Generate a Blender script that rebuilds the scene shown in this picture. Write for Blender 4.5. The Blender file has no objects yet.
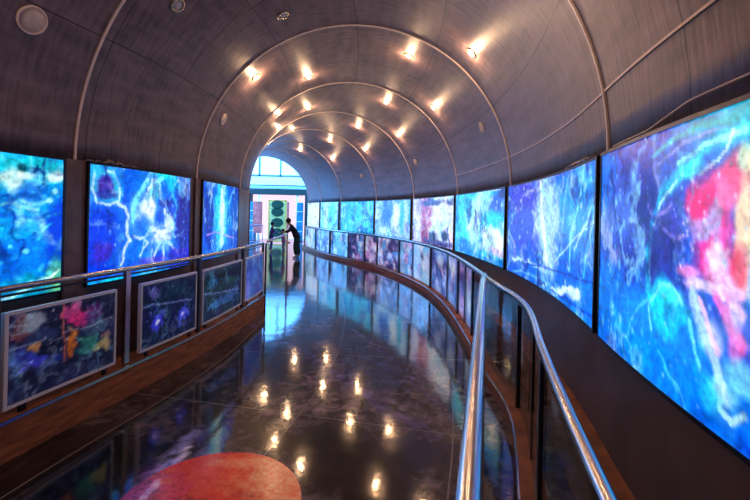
import bpy, bmesh, math, random
import numpy as np
from mathutils import Vector, Matrix

C = bpy.context.scene.collection
PI = math.pi
EYE = 1.75
# ---------------------------------------------------------------- camera
PITCH, ROLL, FPX, SH = -0.0010379642, 0.0237212648, 408.2352, -37.866
fw = Vector((0, math.cos(PITCH), -math.sin(PITCH)))
r0 = Vector((1, 0, 0)); u0 = r0.cross(fw)
rr = r0 * math.cos(ROLL) + u0 * math.sin(ROLL)
uu = -r0 * math.sin(ROLL) + u0 * math.cos(ROLL)
cd = bpy.data.cameras.new('camera'); cam = bpy.data.objects.new('camera', cd); C.objects.link(cam)
cd.sensor_width = 36; cd.lens = FPX / 750 * 36; cd.shift_y = SH / 750; cd.clip_start = 0.05; cd.clip_end = 300
mw = Matrix.Identity(4)
for i in range(3):
    mw[i][0] = rr[i]; mw[i][1] = uu[i]; mw[i][2] = -fw[i]
mw[2][3] = EYE
cam.matrix_world = mw
bpy.context.scene.camera = cam
# ---------------------------------------------------------------- world and exposure
vs = bpy.context.scene.view_settings
vs.view_transform = 'Standard'; vs.look = 'None'; vs.gamma = 1; vs.use_curve_mapping = False
vs.exposure = 0.0
w = bpy.data.worlds.new('world'); bpy.context.scene.world = w; w.use_nodes = True
bg = w.node_tree.nodes['Background']; bg.inputs[0].default_value = (0.11, 0.40, 1.0, 1); bg.inputs[1].default_value = 11.0
LAMP_W = 13.5          # watts of each ceiling lamp
LAMP_COL = (1.0, 0.62, 0.34)
ART_E = 1.0            # strength of the backlit panels

# ---------------------------------------------------------------- tunnel path
L = 2.4270868
KAP = [0.10354, 0.05095, 0.07695, 0.05380, 0.06121, -0.06885, -0.01677]
def kap(s):
    i = math.floor(s / L)
    return -.08 if i < 0 else (KAP[i] if i < 7 else 0.0)
DS = 0.02
def walk(s1, sgn):
    X, Y, T = -0.59707, 3.03715, -0.25085
    s = 0.0; out = [(s, X, Y, T)]
    while abs(s) < abs(s1):
        k = kap(s + sgn * DS / 2); T += sgn * k * DS / 2
        X -= sgn * math.sin(T) * DS; Y += sgn * math.cos(T) * DS
        T += sgn * k * DS / 2; s += sgn * DS; out.append((s, X, Y, T))
    return out
PATH = np.array(walk(-6.0, -1)[::-1] + walk(24.0, 1)[1:])
def frame(s):
    return tuple(np.interp(s, PATH[:, 0], PATH[:, i]) for i in (1, 2, 3))
def P(s, o, z=0.0):
    x, y, t = frame(s)
    return Vector((x + math.cos(t) * o, y + math.sin(t) * o, z))
R = 2.1; ZS = 2.1484
S0, S1 = -5.4, 7 * L

# ---------------------------------------------------------------- helpers
def lin(c):
    c = [v / 255 for v in c[:3]]
    return tuple(v / 12.92 if v <= .04045 else ((v + .055) / 1.055) ** 2.4 for v in c) + (1,)
def mat(name, col, rough=.5, metal=0.0, noise=0.0, scale=8.0, emit=None, es=0.0, bump=0.0, spec=.5, stretch=(1, 1, 1), coord='Object'):
    m = bpy.data.materials.new(name); m.use_nodes = True; nt = m.node_tree; b = nt.nodes['Principled BSDF']
    b.inputs['Base Color'].default_value = lin(col); b.inputs['Roughness'].default_value = rough
    b.inputs['Metallic'].default_value = metal; b.inputs['Specular IOR Level'].default_value = spec
    if emit: b.inputs['Emission Color'].default_value = lin(emit); b.inputs['Emission Strength'].default_value = es
    tc = nt.nodes.new('ShaderNodeTexCoord'); mp = nt.nodes.new('ShaderNodeMapping'); mp.inputs['Scale'].default_value = stretch
    nz = nt.nodes.new('ShaderNodeTexNoise'); nz.inputs['Scale'].default_value = scale; nz.inputs['Detail'].default_value = 5
    nt.links.new(tc.outputs[coord], mp.inputs[0]); nt.links.new(mp.outputs[0], nz.inputs[0])
    if noise:
        rp = nt.nodes.new('ShaderNodeValToRGB'); c = lin(col)
        rp.color_ramp.elements[0].position = .3; rp.color_ramp.elements[1].position = .7
        rp.color_ramp.elements[0].color = tuple(v * (1 - noise) for v in c[:3]) + (1,)
        rp.color_ramp.elements[1].color = tuple(min(1, v * (1 + noise)) for v in c[:3]) + (1,)
        nt.links.new(nz.outputs[0], rp.inputs[0]); nt.links.new(rp.outputs[0], b.inputs['Base Color'])
    if bump:
        bp = nt.nodes.new('ShaderNodeBump'); bp.inputs['Strength'].default_value = bump; bp.inputs['Distance'].default_value = .01
        nt.links.new(nz.outputs[0], bp.inputs['Height']); nt.links.new(bp.outputs[0], b.inputs['Normal'])
    return m
def link(name, me, m=None, parent=None, smooth=False):
    o = bpy.data.objects.new(name, me); C.objects.link(o)
    if m: me.materials.append(m)
    if smooth: me.polygons.foreach_set('use_smooth', [True] * len(me.polygons))
    if parent: o.parent = parent
    return o
def frombm(name, bm, m=None, parent=None, smooth=False):
    bmesh.ops.recalc_face_normals(bm, faces=bm.faces[:])
    me = bpy.data.meshes.new(name); bm.to_mesh(me); bm.free()
    return link(name, me, m, parent, smooth)
def struct(o):
    o['kind'] = 'structure'; return o
def tag(o, label, cat, group=None):
    o['label'] = label; o['category'] = cat
    if group: o['group'] = group
    return o
def empty(name, loc=(0, 0, 0), rz=0.0):
    o = bpy.data.objects.new(name, None); C.objects.link(o); o.location = loc; o.rotation_euler.z = rz
    o.empty_display_size = .1; return o
def sweep(name, prof, s0, s1, ds, m, parent=None, closed=True, caps=True, smooth=False, off=None, org=None):
    """sweep a list of (offset, z) along the tunnel path; UV = (s, length along profile) in metres"""
    n = max(1, int(math.ceil((s1 - s0) / ds))); k = len(prof)
    oo = org or Vector((0, 0, 0)); V = []; F = []; UV = []
    acc = [0.0]
    for i in range(1, k + 1):
        a, b = prof[i - 1], prof[i % k]; acc.append(acc[-1] + math.hypot(b[0] - a[0], b[1] - a[1]))
    for i in range(n + 1):
        s = s0 + (s1 - s0) * i / n; d = off(s) if off else 0.0
        for (o_, z) in prof: V.append(P(s, o_ + d, z) - oo)
    kk = k if closed else k - 1
    for i in range(n):
        for j in range(kk):
            j2 = (j + 1) % k
            F.append((i * k + j, i * k + j2, (i + 1) * k + j2, (i + 1) * k + j))
            sa, sb = s0 + (s1 - s0) * i / n, s0 + (s1 - s0) * (i + 1) / n
            UV += [(sa, acc[j]), (sa, acc[j + 1]), (sb, acc[j + 1]), (sb, acc[j])]
    if closed and caps:
        F.append(tuple(range(k))[::-1]); F.append(tuple(n * k + j for j in range(k)))
        UV += [(s0, 0)] * (2 * k)
    me = bpy.data.meshes.new(name); me.from_pydata([tuple(v) for v in V], [], F)
    uv = me.uv_layers.new(name='UVMap'); uv.data.foreach_set('uv', [c for q in UV for c in q])
    me.update()
    bm = bmesh.new(); bm.from_mesh(me); bmesh.ops.recalc_face_normals(bm, faces=bm.faces[:]); bm.to_mesh(me); bm.free()
    return link(name, me, m, parent, smooth)
def tube(name, pts, r, m, parent=None, n=12, org=None, sx=1.0):
    """round bar through a list of points"""
    oo = org or Vector((0, 0, 0)); pts = [Vector(p) for p in pts]; bm = bmesh.new(); rings = []
    for i, p in enumerate(pts):
        d = (pts[min(i + 1, len(pts) - 1)] - pts[max(i - 1, 0)]).normalized()
        up = Vector((0, 0, 1)) if abs(d.z) < .9 else Vector((1, 0, 0))
        a = d.cross(up).normalized(); b = a.cross(d).normalized()
        rings.append([bm.verts.new(p - oo + a * math.cos(2 * PI * j / n) * r * sx + b * math.sin(2 * PI * j / n) * r) for j in range(n)])
    for i in range(len(rings) - 1):
        for j in range(n): bm.faces.new((rings[i][j], rings[i][(j + 1) % n], rings[i + 1][(j + 1) % n], rings[i + 1][j]))
    bm.faces.new(rings[0][::-1]); bm.faces.new(rings[-1])
    return frombm(name, bm, m, parent, True)
def addbox(bm, c, sz, rz=0.0, bev=0.0):
    r = bmesh.ops.create_cube(bm, size=1.0); vs_ = r['verts']
    bmesh.ops.scale(bm, vec=sz, verts=vs_)
    if bev:
        es = list({e for v in vs_ for e in v.link_edges})
        q = bmesh.ops.bevel(bm, geom=es, offset=bev, segments=2, affect='EDGES'); vs_ = list({v for f in q['faces'] for v in f.verts} | {v for v in vs_ if v.is_valid})
    bmesh.ops.rotate(bm, cent=(0, 0, 0), matrix=Matrix.Rotation(rz, 3, 'Z'), verts=vs_)
    bmesh.ops.translate(bm, vec=c, verts=vs_)
def box(name, c, sz, m, parent=None, rz=0.0, bev=0.0):
    bm = bmesh.new(); addbox(bm, c, sz, rz, bev); return frombm(name, bm, m, parent)
def lathe(name, prof, m, parent=None, n=32):
    bm = bmesh.new(); rings = []
    for (r_, z) in prof:
        rings.append([bm.verts.new((r_ * math.cos(2 * PI * j / n), r_ * math.sin(2 * PI * j / n), z)) for j in range(n)])
    for i in range(len(rings) - 1):
        for j in range(n): bm.faces.new((rings[i][j], rings[i][(j + 1) % n], rings[i + 1][(j + 1) % n], rings[i + 1][j]))
    bm.faces.new(rings[0][::-1]); bm.faces.new(rings[-1])
    return frombm(name, bm, m, parent, True)

# ---------------------------------------------------------------- painted prints (colour attribute on a fine grid)
def vnoise(x, y, seed):
    rs = np.random.RandomState(seed); T = rs.rand(64, 64)
    xi = np.floor(x).astype(int); yi = np.floor(y).astype(int); fx = x - xi; fy = y - yi
    fx = fx * fx * (3 - 2 * fx); fy = fy * fy * (3 - 2 * fy)
    g = lambda a, b: T[a % 64, b % 64]
    return (g(xi, yi) * (1 - fx) + g(xi + 1, yi) * fx) * (1 - fy) + (g(xi, yi + 1) * (1 - fx) + g(xi + 1, yi + 1) * fx) * fy
def fbm(x, y, seed, oc=4):
    a = 0; t = 0; k = 1.0
    for i in range(oc):
        a = a + k * vnoise(x * 2 ** i + 7.3 * i, y * 2 ** i + 3.1 * i, seed + i); t += k; k *= .55
    return a / t
def paint(Sg, Zg, c1, c2, feats, seed, fr=3.0, jag=.5, fil=0.0):
    """Sg, Zg: grids in metres; colours are sRGB; returns an sRGB array"""
    n = np.clip((fbm(Sg * fr, Zg * fr, seed) - .5) * 2.4 + .5, 0, 1)[..., None]
    img = np.array(c1, float) * (1 - n) + np.array(c2, float) * n
    wx = (fbm(Sg * fr * 3, Zg * fr * 3, seed + 50) - .5); wz = (fbm(Sg * fr * 3, Zg * fr * 3, seed + 60) - .5)
    fine = fbm(Sg * fr * 7, Zg * fr * 9, seed + 70, 3)
    rs = random.Random(seed)
    for f in feats:
        if f[0] == 'b':
            _, s, z, rx, rz, c, a = f
            d = np.sqrt(((Sg + wx * rx * jag * 2 - s) / rx) ** 2 + ((Zg + wz * rz * jag * 2 - z) / rz) ** 2)
            m = np.clip((1.25 - d) / .6, 0, 1) * a
        elif f[0] == 's':
            _, pts, wd, c, a = f; m = np.zeros_like(Sg)
            for i in range(len(pts) - 1):
                ax, az = pts[i]; bx, bz = pts[i + 1]; dx, dz = bx - ax, bz - az; q = dx * dx + dz * dz + 1e-9
                S_ = Sg + wx * (wd * 2 + .03); Z_ = Zg + wz * (wd * 2 + .03)
                t = np.clip(((S_ - ax) * dx + (Z_ - az) * dz) / q, 0, 1)
                d = np.hypot(S_ - ax - t * dx, Z_ - az - t * dz) / wd
                m = np.maximum(m, np.clip((1.6 - d), 0, 1) * np.clip(.35 + 1.3 * fine, 0, 1) + .16 * np.exp(-(d / 3.5) ** 2))
            m = np.clip(m, 0, 1) * a
        else:
            _, k, a0, z0, a1, z1, c, r_, a = f; m = np.zeros_like(Sg)
            for i in range(k):
                s = rs.uniform(a0, a1); z = rs.uniform(z0, z1); q = r_ * rs.uniform(.5, 1.6) * 1.6
                m = np.maximum(m, np.clip(1.3 - np.hypot(Sg - s, Zg - z) / q, 0, 1) * a * rs.uniform(.4, 1))
        m = m[..., None]; img = img * (1 - m) + np.array(c, float) * m
    if fil > .5:
        gb = img[..., 2] - img[..., 1]; img[..., 1] += .15 * np.clip(gb, 0, 255) * np.clip(1.6 - img[..., 0] / 90, .15, 1)
    if fil:
        wx2 = fbm(Sg * fr * 1.3, Zg * fr * 1.3, seed + 80) * .35; wz2 = fbm(Sg * fr * 1.3, Zg * fr * 1.3, seed + 81) * .35
        for q, (k, cc) in enumerate(((1.0, (150, 225, 255)), (.8, (225, 240, 255)), (-.9, (15, 30, 120)))):
            rd = 1 - np.abs(2 * fbm((Sg + wx2) * fr * .9, (Zg + wz2) * fr * .7, seed + 90 + q * 5, 4) - 1)
            pt = np.clip((fbm(Sg * fr * .8, Zg * fr * .8, seed + 110 + q) - .42) * 4, 0, 1)
            mm = (np.clip((rd - .86) / .12, 0, 1) * pt * abs(k) * fil)[..., None]
            img = img * (1 - mm) + np.array(cc, float) * mm
    if fil > .3: img = (img - 125) * 1.2 + 114
    img *= (.80 + .5 * fine)[..., None]
    return np.clip(img, 0, 255)
def srgb2lin(a):
    a = a / 255.0
    return np.where(a <= .04045, a / 12.92, ((a + .055) / 1.055) ** 2.4)
def grid_mesh(name, nx, nz, pos, img, m, parent=None):
    """pos(i, j) array of points (nz+1, nx+1, 3), img sRGB per vertex"""
    me = bpy.data.meshes.new(name)
    nv = (nx + 1) * (nz + 1); me.vertices.add(nv); me.vertices.foreach_set('co', pos.reshape(-1))
    ii, jj = np.meshgrid(np.arange(nx), np.arange(nz)); a = (jj * (nx + 1) + ii).reshape(-1)
    q = np.stack([a, a + 1, a + nx + 2, a + nx + 1], 1)
    nf = len(q); me.loops.add(nf * 4); me.loops.foreach_set('vertex_index', q.reshape(-1))
    me.polygons.add(nf); me.polygons.foreach_set('loop_start', np.arange(nf) * 4)
    me.update(calc_edges=True); me.validate()
    ca = me.color_attributes.new('art', 'FLOAT_COLOR', 'POINT')
    col = np.ones((nv, 4), np.float32); col[:, :3] = srgb2lin(img.reshape(-1, 3)); ca.data.foreach_set('color', col.reshape(-1))
    return link(name, me, m, parent, True)
def art_mat(name, es, rough=.25, base=.35, grain=.25):
    m = bpy.data.materials.new(name); m.use_nodes = True; nt = m.node_tree; b = nt.nodes['Principled BSDF']
    at = nt.nodes.new('ShaderNodeAttribute'); at.attribute_name = 'art'
    tc = nt.nodes.new('ShaderNodeTexCoord'); nz = nt.nodes.new('ShaderNodeTexNoise'); nz.inputs['Scale'].default_value = 45; nz.inputs['Detail'].default_value = 4
    nt.links.new(tc.outputs['Object'], nz.inputs[0])
    mr = nt.nodes.new('ShaderNodeMapRange'); mr.inputs[1].default_value = .3; mr.inputs[2].default_value = .7; mr.inputs[3].default_value = 1 - grain; mr.inputs[4].default_value = 1 + grain
    nt.links.new(nz.outputs[0], mr.inputs[0])
    vm = nt.nodes.new('ShaderNodeVectorMath'); vm.operation = 'SCALE'
    nt.links.new(at.outputs['Color'], vm.inputs[0]); nt.links.new(mr.outputs[0], vm.inputs['Scale'])
    v2 = nt.nodes.new('ShaderNodeVectorMath'); v2.operation = 'SCALE'; v2.inputs['Scale'].default_value = base
    nt.links.new(vm.outputs[0], v2.inputs[0]); nt.links.new(v2.outputs[0], b.inputs['Base Color'])
    b.inputs['Roughness'].default_value = rough
    if es:
        nt.links.new(vm.outputs[0], b.inputs['Emission Color']); b.inputs['Emission Strength'].default_value = es
    return m

# ---------------------------------------------------------------- materials
def vault_mat():
    m = bpy.data.materials.new('ceiling_panels'); m.use_nodes = True; nt = m.node_tree; N = nt.nodes; K = nt.links
    b = N['Principled BSDF']; uv = N.new('ShaderNodeUVMap'); sep = N.new('ShaderNodeSeparateXYZ'); K.new(uv.outputs[0], sep.inputs[0])
    mp = N.new('ShaderNodeMapping'); mp.inputs['Scale'].default_value = (.8, 3.5, 1); K.new(uv.outputs[0], mp.inputs[0])
    n1 = N.new('ShaderNodeTexNoise'); n1.inputs['Scale'].default_value = 2.2; n1.inputs['Detail'].default_value = 6; K.new(mp.outputs[0], n1.inputs[0])
    mp2 = N.new('ShaderNodeMapping'); mp2.inputs['Scale'].default_value = (9, 1.2, 1); K.new(uv.outputs[0], mp2.inputs[0])
    n2 = N.new('ShaderNodeTexNoise'); n2.inputs['Scale'].default_value = 3; n2.inputs['Detail'].default_value = 6; K.new(mp2.outputs[0], n2.inputs[0])
    mx = N.new('ShaderNodeMix'); mx.data_type = 'FLOAT'; mx.inputs[0].default_value = .5; K.new(n1.outputs[0], mx.inputs[2]); K.new(n2.outputs[0], mx.inputs[3])
    rp = N.new('ShaderNodeValToRGB'); rp.color_ramp.elements[0].position = .34; rp.color_ramp.elements[1].position = .66
    rp.color_ramp.elements[0].color = VA; rp.color_ramp.elements[1].color = VB; K.new(mx.outputs[0], rp.inputs[0])
    def seam(sock, per, wd):
        a = N.new('ShaderNodeMath'); a.operation = 'PINGPONG'; a.inputs[1].default_value = per / 2; K.new(sock, a.inputs[0])
        c = N.new('ShaderNodeMath'); c.operation = 'LESS_THAN'; c.inputs[1].default_value = wd; K.new(a.outputs[0], c.inputs[0]); return c
    s1 = seam(sep.outputs[1], 1.1, .004)
    ad = N.new('ShaderNodeMath'); ad.operation = 'ADD'; ad.inputs[1].default_value = 1.09; K.new(sep.outputs[0], ad.inputs[0])
    s2 = seam(ad.outputs[0], L / 2, .004)
    mxx = N.new('ShaderNodeMath'); mxx.operation = 'MAXIMUM'; K.new(s1.outputs[0], mxx.inputs[0]); K.new(s2.outputs[0], mxx.inputs[1])
    cm = N.new('ShaderNodeMix'); cm.data_type = 'RGBA'; K.new(mxx.outputs[0], cm.inputs[0]); K.new(rp.outputs[0], cm.inputs[6]); cm.inputs[7].default_value = (.01, .008, .01, 1)
    K.new(cm.outputs[2], b.inputs['Base Color']); b.inputs['Metallic'].default_value = .15; b.inputs['Roughness'].default_value = .46
    bp = N.new('ShaderNodeBump'); bp.inputs['Strength'].default_value = .25; bp.inputs['Distance'].default_value = .02; K.new(mx.outputs[0], bp.inputs['Height']); K.new(bp.outputs[0], b.inputs['Normal'])
    return m
VA = (.10, .066, .068, 1); VB = (.29, .19, .19, 1)
M_VAULT = vault_mat()
M_WALL = mat('wall_cladding', (122, 94, 90), .45, .1, .25, 3, bump=.1)
M_RIB = mat('rib_trim', (248, 226, 216), .35, 0, .08, 20)
M_PILL = mat('pilaster_brown', (128, 100, 90), .35, .1, .2, 10)
M_WOOD = mat('brown_plinth', (172, 98, 56), .65, 0, .45, 5, stretch=(1, 1, 6), bump=.15)
M_STEEL = mat('brushed_steel', (200, 192, 190), .2, 1.0, .08, 30)
M_DARKSTEEL = mat('dark_post_metal', (70, 66, 74), .3, .9, .15, 20)
M_FRAME = mat('black_frame', (24, 22, 26), .35, .3, .1, 20)
M_WHITEFR = mat('white_frame', (250, 246, 250), .4, 0, .03, 20)
M_DISC = mat('ceiling_disc_white', (225, 205, 195), .5, 0, .12, 25)
M_RING = mat('lamp_ring_metal', (210, 185, 150), .25, .8, .05, 20)
M_LAMP = mat('lamp_lens', (255, 225, 180), .4, emit=(255, 190, 110), es=14)
M_LAMPOFF = mat('lamp_lens_off', (190, 185, 190), .3)
M_ART = art_mat('backlit_art', ART_E)
M_PRINT = art_mat('board_print', .55, .15, .8, .15)  # prints emit some light of their own, to look brightly lit
M_CLEAR = None
def glass_mat(name, tint, rough=.02, ior=1.5):
    m = bpy.data.materials.new(name); m.use_nodes = True; nt = m.node_tree; nt.nodes.remove(nt.nodes['Principled BSDF'])
    out = nt.nodes['Material Output']; tr = nt.nodes.new('ShaderNodeBsdfTransparent'); tr.inputs[0].default_value = tint
    gl = nt.nodes.new('ShaderNodeBsdfGlossy'); gl.inputs['Roughness'].default_value = rough
    lw = nt.nodes.new('ShaderNodeLayerWeight'); lw.inputs[0].default_value = .5
    pw = nt.nodes.new('ShaderNodeMath'); pw.operation = 'POWER'; pw.inputs[1].default_value = 4; nt.links.new(lw.outputs['Facing'], pw.inputs[0])
    fr = nt.nodes.new('ShaderNodeMath'); fr.operation = 'MULTIPLY_ADD'; fr.inputs[1].default_value = .45; fr.inputs[2].default_value = .04; nt.links.new(pw.outputs[0], fr.inputs[0])
    mx = nt.nodes.new('ShaderNodeMixShader'); nt.links.new(fr.outputs[0], mx.inputs[0]); nt.links.new(tr.outputs[0], mx.inputs[1]); nt.links.new(gl.outputs[0], mx.inputs[2])
    nt.links.new(mx.outputs[0], out.inputs[0]); return m
M_GLASS = glass_mat('railing_glass', (.86, .93, .93, 1))
M_WIN = glass_mat('window_glass', (.9, .97, 1, 1))
M_PRINT2 = art_mat('glass_board_print', .9, .3, .7, .15)  # glow added to the print to brighten it behind the glass
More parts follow.
